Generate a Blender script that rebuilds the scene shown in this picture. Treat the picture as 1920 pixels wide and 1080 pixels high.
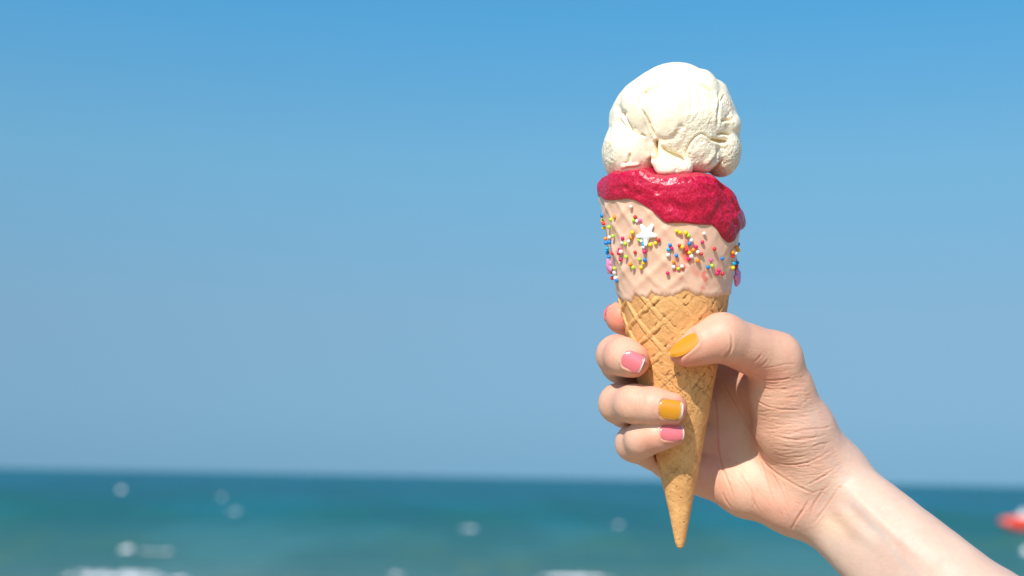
import bpy, math, random
import numpy as np
from mathutils import Matrix, Vector, noise as mnoise

# ------------------------------------------------------------------ camera, sky, sun, exposure
random.seed(7)
rng = np.random.default_rng(7)
sc = bpy.context.scene
for o in list(bpy.data.objects):
    bpy.data.objects.remove(o)
R = math.radians
CAM_H = 2.2                       # eye height above the water, metres
PITCH, ROLL = 7.58, 1.02
F_PX = 2666.7                     # 50 mm on 36 mm, in pixels of the 1920 px photograph
UNIT = 0.000229                   # one photograph pixel at the hand, in metres
DIST = F_PX                       # focus distance in those units (0.61 m)
cam_d = bpy.data.cameras.new('camera')
cam = bpy.data.objects.new('camera', cam_d)
sc.collection.objects.link(cam)
CM = Matrix.Translation((0, 0, CAM_H)) @ Matrix.Rotation(R(90 + PITCH), 4, 'X') @ Matrix.Rotation(R(ROLL), 4, 'Z')
cam.matrix_world = CM
cam_d.lens = 50; cam_d.sensor_width = 36
cam_d.clip_start = 0.05; cam_d.clip_end = 60000
cam_d.dof.use_dof = True
cam_d.dof.focus_distance = (DIST - 45) * UNIT
cam_d.dof.aperture_fstop = 7.6
sc.camera = cam
M3 = np.array(CM.to_3x3()); T3 = np.array(CM.translation)

# light travels right, down and away from the lens
Lk = np.array([0.27, 0.735, 0.62]); Lk /= np.linalg.norm(Lk)
Lw = M3 @ np.array([Lk[0], -Lk[1], -Lk[2]])
sun_el = math.asin(-Lw[2]); sun_az = math.atan2(-Lw[0], -Lw[1])
sd = bpy.data.lights.new('sun', 'SUN'); sd.energy = 5.0; sd.angle = R(0.53); sd.color = (1.0, 0.935, 0.86)
so = bpy.data.objects.new('sun', sd); sc.collection.objects.link(so)
so.rotation_euler = Vector(Lw).to_track_quat('-Z', 'Y').to_euler()
so.location = (-5, -10, 15)
world = bpy.data.worlds.new('World'); sc.world = world; world.use_nodes = True
wn = world.node_tree; wn.nodes.clear()
wo = wn.nodes.new('ShaderNodeOutputWorld'); bg = wn.nodes.new('ShaderNodeBackground')
sky = wn.nodes.new('ShaderNodeTexSky'); sky.sky_type = 'NISHITA'; sky.sun_disc = False
sky.sun_elevation = sun_el; sky.sun_rotation = sun_az
sky.altitude = 0; sky.air_density = 1.0; sky.dust_density = 0.6; sky.ozone_density = 2.0
bg.inputs['Strength'].default_value = 0.15
# the lowest degrees of the clear-air sky are read a little higher up, tinted cyan in view; overhead, out of view, the tint is dimmed to weaken fill light
wtc = wn.nodes.new('ShaderNodeTexCoord'); wsep = wn.nodes.new('ShaderNodeSeparateXYZ'); wmr = wn.nodes.new('ShaderNodeMapRange')
wcm = wn.nodes.new('ShaderNodeCombineXYZ'); wra = wn.nodes.new('ShaderNodeValToRGB'); wmx = wn.nodes.new('ShaderNodeMix')
wn.links.new(wtc.outputs['Generated'], wsep.inputs[0]); wn.links.new(wsep.outputs['Z'], wmr.inputs[0])
wmr.inputs[1].default_value = 0; wmr.inputs[2].default_value = 1; wmr.inputs[3].default_value = 0.26; wmr.inputs[4].default_value = 1
wn.links.new(wsep.outputs['X'], wcm.inputs[0]); wn.links.new(wsep.outputs['Y'], wcm.inputs[1]); wn.links.new(wmr.outputs[0], wcm.inputs[2])
wn.links.new(wcm.outputs[0], sky.inputs['Vector'])
wn.links.new(wsep.outputs['Z'], wra.inputs[0])
SKY_TINT = [(0.0, (.40, .51, .47)), (0.05, (.53, .63, .56)), (0.11, (.63, .727, .627)), (0.217, (.607, .913, .813)), (0.317, (.39, .925, .96)), (0.6, (.28, .44, .60)), (1.0, (.22, .29, .42))]
while len(wra.color_ramp.elements) > 1: wra.color_ramp.elements.remove(wra.color_ramp.elements[-1])
wra.color_ramp.elements[0].position = 0; wra.color_ramp.elements[0].color = (*SKY_TINT[0][1], 1)
for p_, c_ in SKY_TINT[1:]:
    e_ = wra.color_ramp.elements.new(p_); e_.color = (*c_, 1)
wmx.data_type = 'RGBA'; wmx.blend_type = 'MULTIPLY'; wmx.inputs[0].default_value = 1
wn.links.new(sky.outputs[0], wmx.inputs[6]); wn.links.new(wra.outputs[0], wmx.inputs[7])
wsc = wn.nodes.new('ShaderNodeVectorMath'); wsc.operation = 'SCALE'; wsc.inputs['Scale'].default_value = 1.5
wn.links.new(wmx.outputs[2], wsc.inputs[0]); wn.links.new(wsc.outputs[0], bg.inputs['Color']); wn.links.new(bg.outputs[0], wo.inputs['Surface'])
sc.view_settings.view_transform = 'Standard'; sc.view_settings.look = 'None'
sc.view_settings.exposure = 0.0; sc.view_settings.gamma = 1.0
sc.render.engine = 'CYCLES'
try:
    sc.cycles.use_denoising = True; sc.cycles.denoiser = 'OPENIMAGEDENOISE'
except Exception:
    pass
sc.cycles.max_bounces = 8

# ------------------------------------------------------------------ helpers
def at(px, py, w=0.0):
    """a photograph pixel and a distance behind the hand plane -> point in hand units (x right, y down, w away)"""
    s = 1 + w / DIST
    return np.array([(px - 960) * s, (py - 540) * s, w])
def screen(P):
    s = 1 + P[:, 2] / DIST
    return P[:, 0] / s + 960, P[:, 1] / s + 540
def to_world(P):
    P = np.atleast_2d(P)
    Q = np.stack([P[:, 0], -P[:, 1], -(DIST + P[:, 2])], 1) * UNIT
    return Q @ M3.T + T3
def dir_world(v):
    v = np.asarray(v, float)
    return M3 @ np.array([v[0], -v[1], -v[2]])
def lin(r, g, b):
    f = lambda c: (c / 255 / 12.92) if c / 255 <= 0.04045 else ((c / 255 + 0.055) / 1.055) ** 2.4
    return np.array([f(r), f(g), f(b)])
def link(o, parent=None):
    sc.collection.objects.link(o)
    if parent is not None: o.parent = parent
    return o
def tag(o, label=None, cat=None, group=None, kind=None):
    if label: o['label'] = label
    if cat: o['category'] = cat
    if group: o['group'] = group
    if kind: o['kind'] = kind
    return o
def mesh_obj(name, V, F, mat=None, parent=None, origin=(0, 0, 0), col=None, smooth=True, ext=None):
    """V: world points; origin: world location of the object (relative to nothing) used as its own or its parent's place"""
    V = np.asarray(V, float) - np.asarray(origin, float)
    me = bpy.data.meshes.new(name)
    F = np.asarray(F) if not isinstance(F, list) else F
    if isinstance(F, np.ndarray):
        n = F.shape[1]
        me.vertices.add(len(V)); me.vertices.foreach_set('co', V.astype(np.float32).ravel())
        me.loops.add(F.size); me.loops.foreach_set('vertex_index', F.astype(np.int32).ravel())
        me.polygons.add(len(F))
        me.polygons.foreach_set('loop_start', (np.arange(len(F)) * n).astype(np.int32))
        me.polygons.foreach_set('loop_total', np.full(len(F), n, np.int32))
        me.update(calc_edges=True)
    else:
        me.from_pydata([tuple(v) for v in V], [], F)
    me.validate()
    if smooth: me.polygons.foreach_set('use_smooth', np.ones(len(me.polygons), bool))
    if col is not None:
        ca = me.color_attributes.new('Col', 'FLOAT_COLOR', 'POINT')
        c4 = np.ones((len(V), 4), np.float32); c4[:, :3] = col
        ca.data.foreach_set('color', c4.ravel())
    if ext is not None:
        for k_, v_ in ext.items():
            a_ = me.attributes.new(k_, 'FLOAT', 'POINT'); a_.data.foreach_set('value', v_.astype(np.float32))
    if mat: me.materials.append(mat)
    me.update()
    o = bpy.data.objects.new(name, me)
    if parent is None: o.location = origin
    return link(o, parent)

class Mat:
    def __init__(s, name, color=(0.5, 0.5, 0.5), rough=0.5, spec=0.5, sss=0.0, sssr=(1, .5, .3), ssss=0.003, coat=0.0):
        s.m = bpy.data.materials.new(name); s.m.use_nodes = True
        s.t = s.m.node_tree; s.b = s.t.nodes['Principled BSDF']
        s.b.inputs['Base Color'].default_value = (*color, 1)
        s.b.inputs['Roughness'].default_value = rough
        s.b.inputs['Specular IOR Level'].default_value = spec
        if sss:
            s.b.inputs['Subsurface Weight'].default_value = sss
            s.b.inputs['Subsurface Radius'].default_value = sssr
            s.b.inputs['Subsurface Scale'].default_value = ssss
        if coat:
            s.b.inputs['Coat Weight'].default_value = coat; s.b.inputs['Coat Roughness'].default_value = 0.08
        s.tc = s.t.nodes.new('ShaderNodeTexCoord')
    def n(s, typ, **kw):
        nd = s.t.nodes.new('ShaderNode' + typ)
        for k, v in kw.items():
            if k.startswith('i_'):
                key = k[2:].replace('_', ' ')
                nd.inputs[int(key) if key.isdigit() else key].default_value = v
            else: setattr(nd, k, v)
        return nd
    def l(s, a, b): s.t.links.new(a, b)
    def noise(s, scale, detail=3, rough=0.5, vec=None):
        nd = s.n('TexNoise', i_Scale=scale, i_Detail=detail, i_Roughness=rough)
        s.l(vec if vec is not None else s.tc.outputs['Object'], nd.inputs['Vector']); return nd.outputs['Fac']
    def ramp(s, fac, stops):
        nd = s.n('ValToRGB'); cr = nd.color_ramp
        while len(cr.elements) > 1: cr.elements.remove(cr.elements[-1])
        cr.elements[0].position = stops[0][0]; cr.elements[0].color = (*stops[0][1], 1)
        for p, c in stops[1:]:
            e = cr.elements.new(p); e.color = (*c, 1)
        s.l(fac, nd.inputs['Fac']); return nd.outputs['Color']
    def mix(s, a, b, fac, mode='MIX'):
        nd = s.n('Mix', data_type='RGBA', blend_type=mode)
        for v, k in ((fac, 0), (a, 6), (b, 7)):
            if hasattr(v, 'node'): s.l(v, nd.inputs[k])
            elif isinstance(v, (int, float)): nd.inputs[k].default_value = v
            else: nd.inputs[k].default_value = (*v, 1)
        return nd.outputs[2]
    def math(s, op, a, b=None):
        nd = s.n('Math', operation=op)
        for v, k in ((a, 0), (b, 1)):
            if v is None: continue
            if hasattr(v, 'node'): s.l(v, nd.inputs[k])
            else: nd.inputs[k].default_value = v
        return nd.outputs[0]
    def attr(s, name, out='Color'):
        nd = s.n('Attribute', attribute_name=name); return nd.outputs[out]
    def bump(s, h, strength, dist):
        nd = s.n('Bump', i_Strength=strength, i_Distance=dist); s.l(h, nd.inputs['Height'])
        if getattr(s, 'lastb', None): s.l(s.lastb, nd.inputs['Normal'])
        s.lastb = nd.outputs['Normal']; s.l(s.lastb, s.b.inputs['Normal'])
    def base(s, c): s.l(c, s.b.inputs['Base Color'])

# value noise for vertices (vectorised)
_perm = rng.permutation(512)
_gv = rng.random(512) * 2 - 1
def vnoise(P, scale, seed=0):
    Q = P / scale + seed * 17.31
    I = np.floor(Q).astype(int); f = Q - I; f = f * f * (3 - 2 * f)
    def h(i, j, k): return _gv[_perm[(_perm[(_perm[i & 511] + j) & 511] + k) & 511]]
    i, j, k = I.T; x, y, z = f.T
    c00 = h(i, j, k) * (1 - x) + h(i + 1, j, k) * x
    c10 = h(i, j + 1, k) * (1 - x) + h(i + 1, j + 1, k) * x
    c01 = h(i, j, k + 1) * (1 - x) + h(i + 1, j, k + 1) * x
    c11 = h(i, j + 1, k + 1) * (1 - x) + h(i + 1, j + 1, k + 1) * x
    return (c00 * (1 - y) + c10 * y) * (1 - z) + (c01 * (1 - y) + c11 * y) * z
def fbm(P, scale, oct=3, seed=0):
    r = 0; a = 1; t = 0
    for o in range(oct):
        r = r + a * vnoise(P, scale / 2 ** o, seed + o * 3); t += a; a *= 0.5
    return r / t

def smin(a, b, k):
    h = np.maximum(k - np.abs(a - b), 0) / k
    return np.minimum(a, b) - h * h * k * 0.25
def smax(a, b, k): return -smin(-a, -b, k)
def sd_roundcone(P, a, ra, b, rb):
    ba = b - a; l2 = ba @ ba; rr = ra - rb; a2 = l2 - rr * rr; il2 = 1 / l2
    pa = P - a; y = pa @ ba; z = y - l2
    x = pa * l2 - y[:, None] * ba
    x2 = np.einsum('ij,ij->i', x, x); y2 = y * y * l2; z2 = z * z * l2
    k = np.sign(rr) * rr * rr * x2
    d = (np.sqrt(x2 * a2 * il2) + y * rr) * il2 - ra
    m1 = np.sign(z) * a2 * z2 > k
    m2 = np.sign(y) * a2 * y2 < k
    d = np.where(m2, np.sqrt(x2 + y2) * il2 - ra, d)
    d = np.where(m1, np.sqrt(x2 + z2) * il2 - rb, d)
    return d
def chain(P, pts, k):
    d = None
    for i in range(len(pts) - 1):
        e = sd_roundcone(P, pts[i][0], pts[i][1], pts[i + 1][0], pts[i + 1][1])
        d = e if d is None else smin(d, e, k)
    return d
def ellipsoid(P, c, r, rot=None):
    q = P - c
    if rot is not None: q = q @ rot
    k0 = np.sqrt(((q / r) ** 2).sum(1)); k1 = np.sqrt(((q / (np.array(r) ** 2)) ** 2).sum(1))
    return k0 * (k0 - 1) / np.maximum(k1, 1e-9)

def surface_nets(f, lo, hi, res, slack=12.0, B=14):
    """sparse surface nets of f(P)<0; returns vertices and quads (outward)"""
    lo = np.array(lo, float); hi = np.array(hi, float)
    nb = np.ceil((hi - lo) / (B * res)).astype(int)
    bi = np.stack(np.meshgrid(*[np.arange(n) for n in nb], indexing='ij'), -1).reshape(-1, 3)
    cen = lo + (bi + 0.5) * B * res
    d = f(cen)
    keep = np.abs(d) < B * res * 0.87 + slack
    bi = bi[keep]
    g = np.stack(np.meshgrid(*[np.arange(B + 1)] * 3, indexing='ij'), -1).reshape(-1, 3)
    DIM = np.array(nb) * B + 4
    ids = []; pos = []; quads = []
    off = np.array([[i, j, k] for i in (0, 1) for j in (0, 1) for k in (0, 1)])
    edges = [(a, b) for a in range(8) for b in range(a + 1, 8) if np.abs(off[a] - off[b]).sum() == 1]
    CH = 24
    for s0 in range(0, len(bi), CH):
        bs = bi[s0:s0 + CH]
        P = lo + ((bs[:, None] * B + g[None]) * res).reshape(-1, 3)
        D = f(P).reshape(len(bs), B + 1, B + 1, B + 1)
        for q in range(len(bs)):
            d = D[q]; s = d < 0
            if s.all() or not s.any(): continue
            c = [d[o[0]:B + o[0], o[1]:B + o[1], o[2]:B + o[2]] for o in off]
            cs = sum((x < 0).astype(int) for x in c)
            act = np.argwhere((cs > 0) & (cs < 8))
            if len(act) == 0: continue
            cv = np.stack([x[act[:, 0], act[:, 1], act[:, 2]] for x in c], 1)
            acc = np.zeros((len(act), 3)); cnt = np.zeros(len(act))
            for a, b in edges:
                m = (cv[:, a] < 0) != (cv[:, b] < 0)
                t = np.where(m, cv[:, a] / np.where(m, cv[:, a] - cv[:, b], 1), 0)
                p = off[a] + t[:, None] * (off[b] - off[a])
                acc += p * m[:, None]; cnt += m
            gi = act + bs[q] * B
            pos.append(lo + (gi + acc / cnt[:, None]) * res)
            ids.append((gi[:, 0] * DIM[1] + gi[:, 1]) * DIM[2] + gi[:, 2])
            base_s = cv[:, 0] < 0
            for ax, corner in ((0, 4), (1, 2), (2, 1)):
                so_ = cv[:, corner] < 0
                m = base_s != so_
                gg = gi[m]; fl = base_s[m]
                u = [0, 0, 0]; v = [0, 0, 0]; u[(ax + 1) % 3] = 1; v[(ax + 2) % 3] = 1
                u = np.array(u); v = np.array(v)
                qd = np.stack([gg, gg - u, gg - u - v, gg - v], 1)
                qi = (qd[..., 0] * DIM[1] + qd[..., 1]) * DIM[2] + qd[..., 2]
                qi[~fl] = qi[~fl][:, ::-1]
                quads.append(qi)
    ids = np.concatenate(ids); pos = np.concatenate(pos); quads = np.concatenate(quads)
    o = np.argsort(ids); ids = ids[o]; pos = pos[o]
    k = np.searchsorted(ids, quads); k = np.clip(k, 0, len(ids) - 1)
    ok = (ids[k] == quads).all(1)
    return pos, k[ok]
def vnormals(V, F):
    n = np.cross(V[F[:, 2]] - V[F[:, 0]], V[F[:, 3]] - V[F[:, 1]])
    N = np.zeros_like(V)
    for i in range(4): 
        for a in range(3): N[:, a] += np.bincount(F[:, i], n[:, a], len(V))
    return N / np.maximum(np.linalg.norm(N, axis=1), 1e-9)[:, None]
def smooth_mesh(V, F, it=2, lam=0.5):
    for _ in range(it):
        S = np.zeros_like(V); C = np.zeros(len(V))
        for a, b in ((0, 1), (1, 2), (2, 3), (3, 0)):
            for p, q in ((a, b), (b, a)):
                for x in range(3): S[:, x] += np.bincount(F[:, p], V[F[:, q], x], len(V))
                C += np.bincount(F[:, p], minlength=len(V))
        V = V + lam * (S / np.maximum(C, 1)[:, None] - V)
    return V
def polydist(sx, sy, pts):
    """distance in photograph pixels from each projected vertex to a polyline"""
    best = np.full(len(sx), 1e9)
    lo = np.min(pts, 0) - 30; hi = np.max(pts, 0) + 30
    m = (sx > lo[0]) & (sx < hi[0]) & (sy > lo[1]) & (sy < hi[1])
    if not m.any(): return best
    X = sx[m]; Y = sy[m]; bb = np.full(len(X), 1e9)
    for (x0, y0), (x1, y1) in zip(pts[:-1], pts[1:]):
        dx, dy = x1 - x0, y1 - y0; L = dx * dx + dy * dy + 1e-9
        t = np.clip(((X - x0) * dx + (Y - y0) * dy) / L, 0, 1)
        bb = np.minimum(bb, np.hypot(X - x0 - t * dx, Y - y0 - t * dy))
    best[m] = bb
    return best
def smoothline(pts, n=6):
    """Catmull-Rom"""
    P = np.array(pts, float)
    if len(P) < 3: return P
    Q = np.vstack([2 * P[0] - P[1], P, 2 * P[-1] - P[-2]]); out = []
    for i in range(1, len(Q) - 2):
        for t in np.linspace(0, 1, n, endpoint=False):
            a, b, c, d = Q[i - 1], Q[i], Q[i + 1], Q[i + 2]
            out.append(0.5 * ((2 * b) + (c - a) * t + (2 * a - 5 * b + 4 * c - d) * t * t + (3 * b - a - 3 * c + d) * t ** 3))
    out.append(P[-1]); return np.array(out)
def ss(a, b, x):
    t = np.clip((x - a) / (b - a), 0, 1); return t * t * (3 - 2 * t)

# ------------------------------------------------------------------ beach and sea
def ray_ground(px, py, z=0.0):
    v = M3 @ np.array([(px - 960) / F_PX, -(py - 540) / F_PX, -1.0])
    t = (z - CAM_H) / v[2]
    return np.array([v[0] * t, v[1] * t])
m = Mat('sand', rough=0.9, spec=0.2)
n1 = m.noise(1.3, 4); n2 = m.noise(300, 2)
m.base(m.ramp(n1, [(0.3, (0.38, 0.30, 0.20)), (0.7, (0.46, 0.37, 0.26))]))
m.bump(n1, 0.5, 0.05); m.bump(n2, 0.6, 0.004)
xs = np.linspace(-400, 400, 121); ys = np.concatenate([np.linspace(-300, -12, 40), np.linspace(-11, 24, 71)])
X, Y = np.meshgrid(xs, ys, indexing='ij')
Z = np.interp(Y, [-300, -20, 2, 12, 24], [3.0, 1.2, 0.72, 0.05, -1.2]) + 0.05 * np.sin(X * 0.7 + np.sin(Y)) * (Y < 10)
V = np.stack([X, Y, Z], -1).reshape(-1, 3)
def gridfaces(a, b, wrap=False):
    i, j = np.meshgrid(np.arange(a if wrap else a - 1), np.arange(b - 1), indexing='ij')
    i = i.ravel(); j = j.ravel(); i2 = (i + 1) % a
    return np.stack([i * b + j, i2 * b + j, i2 * b + j + 1, i * b + j + 1], 1)
tag(mesh_obj('beach_sand', V, gridfaces(*X.shape), m.m), 'pale sand beach behind the shallow water', kind='structure')

rad = np.concatenate([np.linspace(9, 130, 200), np.geomspace(132, 42000, 90)])
ang = np.linspace(R(-68), R(68), 420)
A, Rr = np.meshgrid(ang, rad, indexing='ij')
X = Rr * np.sin(A); Y = Rr * np.cos(A)
Pn = np.stack([X * 0.45, Y, np.zeros_like(X)], -1).reshape(-1, 3)
amp = np.clip(1 - (Rr - 60) / 260, 0.0, 1).ravel()
Zs = (fbm(Pn, 5.0, 3, 2) * 0.16 + 0.05 * np.sin(Pn[:, 1] * 1.1 + 1.5 * fbm(Pn, 9, 2, 5))) * amp
V = np.stack([X.ravel(), Y.ravel(), Zs], 1)
m = Mat('sea_water', rough=0.34, spec=0.12)
mp = m.n('Mapping'); mp.inputs['Scale'].default_value = (0.35, 1, 1); m.l(m.tc.outputs['Object'], mp.inputs['Vector'])
dist = m.n('VectorMath', operation='LENGTH'); m.l(m.tc.outputs['Object'], dist.inputs[0])
fd = m.n('MapRange', i_1=20.0, i_2=200.0); m.l(dist.outputs['Value'], fd.inputs[0])
deep = m.ramp(fd.outputs[0], [(0.0, (0.105, 0.205, 0.175)), (0.10, (0.034, 0.145, 0.130)), (0.30, (0.001, 0.110, 0.118)), (1.0, (0.0, 0.100, 0.140))])
mp2 = m.n('Mapping'); mp2.inputs['Scale'].default_value = (0.9, 0.34, 1); m.l(m.tc.outputs['Object'], mp2.inputs['Vector'])
lg = m.n('VectorMath', operation='SCALE'); m.l(mp2.outputs[0], lg.inputs[0])
inv = m.math('POWER', m.math('DIVIDE', 30.0, m.math('MAXIMUM', dist.outputs['Value'], 20.0)), 0.55); m.l(inv, lg.inputs['Scale'])
pn = m.noise(0.42, 3, 0.5, lg.outputs[0]); pg = m.noise(0.20, 2, 0.5, lg.outputs[0])
c1 = m.mix(deep, m.mix(deep, (1.7, 1.12, 0.78), 1.0, 'MULTIPLY'), m.ramp(pn, [(0.48, (0, 0, 0)), (0.62, (1, 1, 1))]))
m.base(m.mix(c1, m.mix(deep, (1.6, 1.32, 1.42), 1.0, 'MULTIPLY'), m.ramp(pg, [(0.47, (0, 0, 0)), (0.60, (1, 1, 1))])))
w1 = m.noise(1.2, 5, 0.6, mp.outputs[0]); m.bump(w1, 1.0, 0.45); m.bump(m.noise(0.35, 3, 0.5, lg.outputs[0]), 0.8, 0.6)
tag(mesh_obj('sea', V, gridfaces(*X.shape), m.m), 'teal sea reaching the horizon', kind='structure')

# foam of small breaking crests: a mesh lump per crest, no crest has an edge of its own
m = Mat('sea_foam', (0.82, 0.84, 0.84), rough=0.8, spec=0.2, sss=0)
m.bump(m.noise(8, 4), 0.8, 0.05)
FV = []; FF = []; base_i = 0
def foam(px, py, wpx, hpx, dens=1.0, seed=0):
    """a ragged ridge of foam lumps lying on the water"""
    global base_i
    g = ray_ground(px, py); d = np.hypot(*g); u = d / F_PX
    W = wpx * u; Hh = hpx * u
    r_ = np.random.default_rng(seed + int(px))
    n = max(5, int(W / 0.10 * dens)); n = min(n, 90)
    for _ in range(n):
        t = r_.uniform(-0.5, 0.5); e = 1 - abs(2 * t) ** 2.5
        cx = g[0] + t * W; cy = g[1] + r_.normal(0, 0.12)
        s = r_.uniform(0.5, 1) * max(e, 0.15)
        rx, ry, rz = 0.13 * s * max(1, W / 1.6) ** 0.4, 0.22 * s, Hh * s * 0.8
        th = np.linspace(0, 2 * np.pi, 9)[:-1]
        for ph, rr in ((0, 1.0), (0.6, 0.82), (1.15, 0.42)):
            FV.append(np.stack([cx + rx * rr * np.cos(th) * r_.uniform(.8, 1.2, 8), cy + ry * rr * np.sin(th) * r_.uniform(.8, 1.2, 8), np.full(8, 0.02 + rz * math.sin(ph))], 1))
        FV.append(np.array([[cx, cy, 0.02 + rz]]))
        for L in (0, 1):
            for k in range(8):
                FF.append([base_i + L * 8 + k, base_i + L * 8 + (k + 1) % 8, base_i + L * 8 + 8 + (k + 1) % 8, base_i + L * 8 + 8 + k])
        for k in range(8): FF.append([base_i + 16 + k, base_i + 16 + (k + 1) % 8, base_i + 24])
        base_i += 25
for a in [(228, 921, 15, 8), (417, 933, 13, 4), (441, 963, 34, 9), (878, 993, 44, 4.5), (243, 1034, 30, 11), (290, 1036, 70, 3),
          (212, 1083, 350, 11, 3.2), (215, 1090, 360, 12, 3.0), (1080, 1086, 150, 7, 1.6), (1160, 985, 12, 4), (745, 1080, 26, 3), (870, 1092, 30, 4),
          (120, 1140, 260, 10), (600, 1130, 200, 9), (1400, 1110, 160, 9)]:
    foam(*a)
foam(1924, 1040, 22, 16, 1.2)
tag(mesh_obj('sea_foam', np.concatenate(FV), FF, m.m), 'white foam on the small breaking crests of the sea', kind='stuff')

# ------------------------------------------------------------------ ice cream cone
TIP = at(1275.5, 1029, 0); TOP = at(1259, 350, 0)
AX = TOP - TIP; CL = np.linalg.norm(AX); AX /= CL
CX = np.cross(AX, np.array([0, 0, 1.0])); CX /= np.linalg.norm(CX)
if CX[0] < 0: CX = -CX
CW = np.array([0, 0, 1.0])
RT = np.array([0, 4, 12, 60, 147, 290, 437, 560, 660, 700]); RR = np.array([0.0, 6.5, 9.5, 18.5, 37, 67, 96, 117, 129.5, 133])
def cone_r(t): return np.interp(t, RT, RR)
def cone_pt(t, th, r): # th 0 faces the lens, positive to the right
    t = np.asarray(t, float); th = np.asarray(th, float); r = np.asarray(r, float)
    return TIP + t[..., None] * AX + (r * np.sin(th))[..., None] * CX - (r * np.cos(th))[..., None] * CW
def cone_hit(px, py, add=0.0):
    """front surface of the cone behind a pixel -> t, theta, radius, beyond-the-silhouette amount"""
    w = -80.0
    for _ in range(8):
        p = at(px, py, w); q = p - TIP; t = q @ AX; x = q @ CX; r = cone_r(t) + add
        w_new = -math.sqrt(max(r * r - x * x, 0)); w = 0.5 * w + 0.5 * w_new
    return t, math.atan2(x, -w) if abs(x) < r else math.copysign(math.pi / 2, x), r, x
ice = bpy.data.objects.new('ice_cream_cone', None); link(ice)
ICE0 = to_world(TIP)[0]; ice.location = ICE0
tag(ice, 'waffle cone with vanilla scoop, red sorbet and sprinkled glaze held up against the sky', 'ice cream')

def waffle_h(t, th):
    rho = t * 1.02; psi = th * 0.205
    u = rho * np.cos(psi); v = rho * np.sin(psi)
    u0 = 456 * 1.02
    p = ((u - u0) + v) / math.sqrt(2) / 39.5; q = ((u - u0) - v) / math.sqrt(2) / 39.5
    dp = np.abs(p - np.round(p)) * 39.5; dq = np.abs(q - np.round(q)) * 39.5
    return dp, dq
# sorbet draped over the rim
be = [(1121, 362), (1127, 369), (1133, 374), (1143, 376), (1158, 375), (1168, 373), (1178, 373), (1190, 376), (1203, 383), (1215, 390), (1225, 398), (1236, 408),
      (1243, 415), (1252, 419), (1265, 418), (1278, 417.5), (1292, 419), (1310, 421), (1325, 421), (1338, 422), (1345, 428), (1352, 439), (1360, 448), (1368, 455),
      (1376, 453), (1383, 440), (1387, 425)]
te = [(1124, 336), (1132, 325), (1145, 320), (1160, 321), (1180, 317), (1200, 313), (1212, 321), (1222, 326), (1245, 328), (1260, 325), (1290, 324), (1315, 322), (1335, 326),
      (1350, 335), (1366, 346), (1377, 362), (1383, 382), (1390, 398)]
def ang_tab(pts, add):
    A_ = []; T_ = []
    for px, py in pts:
        t, a, r, x = cone_hit(px, py, add); A_.append(a if abs(x) < r else math.copysign(1.5, x)); T_.append(t)
    return A_, T_
ba, bt = ang_tab(be, 6); ta, tt_ = ang_tab(te, 2)
def tabfun(a, v, back):
    o = np.argsort(a); a = np.array(a)[o]; v = np.array(v)[o]
    a = np.concatenate([[-math.pi, -2.3], a, [1.9, 2.4, math.pi]]); v = np.concatenate([[back[0], back[1]], v, [back[2], back[3], back[0]]])
    return lambda x: np.interp(x, a, v)
fb = tabfun(ba, bt, (640, 650, 590, 625)); ft = tabfun(ta, tt_, (700, 700, 645, 670))
rim_t = lambda x: np.minimum(ft(x) - 30, 668)
nth, nt = 640, 560
th = np.linspace(-math.pi, math.pi, nth, endpoint=False)
tt = np.concatenate([np.linspace(0, 12, 14)[:-1], np.linspace(12, 668, nt - 13)])
TH, TT = np.meshgrid(th, tt, indexing='ij')
TT = TT * (rim_t(th) / 668)[:, None]
r0 = cone_r(TT)
dp, dq = waffle_h(TT, TH)
Pc = cone_pt(TT, TH, r0).reshape(-1, 3)
nz = fbm(Pc, 30, 3, 1).reshape(TT.shape)
nf = fbm(Pc, 7, 3, 4).reshape(TT.shape)
leftw = ss(-0.25, -0.75, TH) * ss(-2.6, -2.2, TH)
rel = (ss(250, 400, TT) * 0.15 + ss(300, 400, TT) * 0.76 * leftw) * (0.95 + 0.25 * nz)
jag = 2.4 * nf + 0.8 * nz
ridge = np.maximum(np.exp(-((dp + jag) / 3.8) ** 4), np.exp(-((dq - jag) / 3.8) ** 4))
edge = np.exp(-((dp - 6.2 + jag) / 1.2) ** 2) + np.exp(-((dq - 6.2 - jag) / 1.2) ** 2)
torn = ss(-0.05, 0.35, fbm(Pc, 13, 2, 9).reshape(TT.shape)) * ss(-1.0, -0.5, TH)
disp = rel * (3.6 * ridge - 0.8 * edge) - 2.0 * torn * edge * ss(270, 380, TT) + 1.0 * nz * ss(10, 80, TT) + 0.4 * nf * ss(5, 40, TT)
Pg = Pc @ np.array([[1, .5, 0], [-.5, 1, 0], [0, 0, 1.0]]).T
gn = np.abs(vnoise(Pg * [0.5, 1.2, 0.8], 13, 15) + 0.35 * vnoise(Pc, 5, 16)).reshape(TT.shape)
gash = ss(0.075, 0.02, gn) * ss(-0.15, 0.12, fbm(Pc, 34, 2, 19).reshape(TT.shape)) * ss(60, 160, TT) * ss(440, 360, TT)
disp += 0.4 * ss(0.2, 0.05, gn) * ss(-0.15, 0.12, fbm(Pc, 34, 2, 19).reshape(TT.shape)) * ss(440, 360, TT) * ss(60, 160, TT) - 1.2 * gash
# splits along the rolled crust and pits of the baked tip
pit = ss(0.42, 0.65, fbm(Pc, 4.0, 2, 12).reshape(TT.shape)) * ss(330, 120, TT)
disp -= 0.9 * pit
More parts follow.
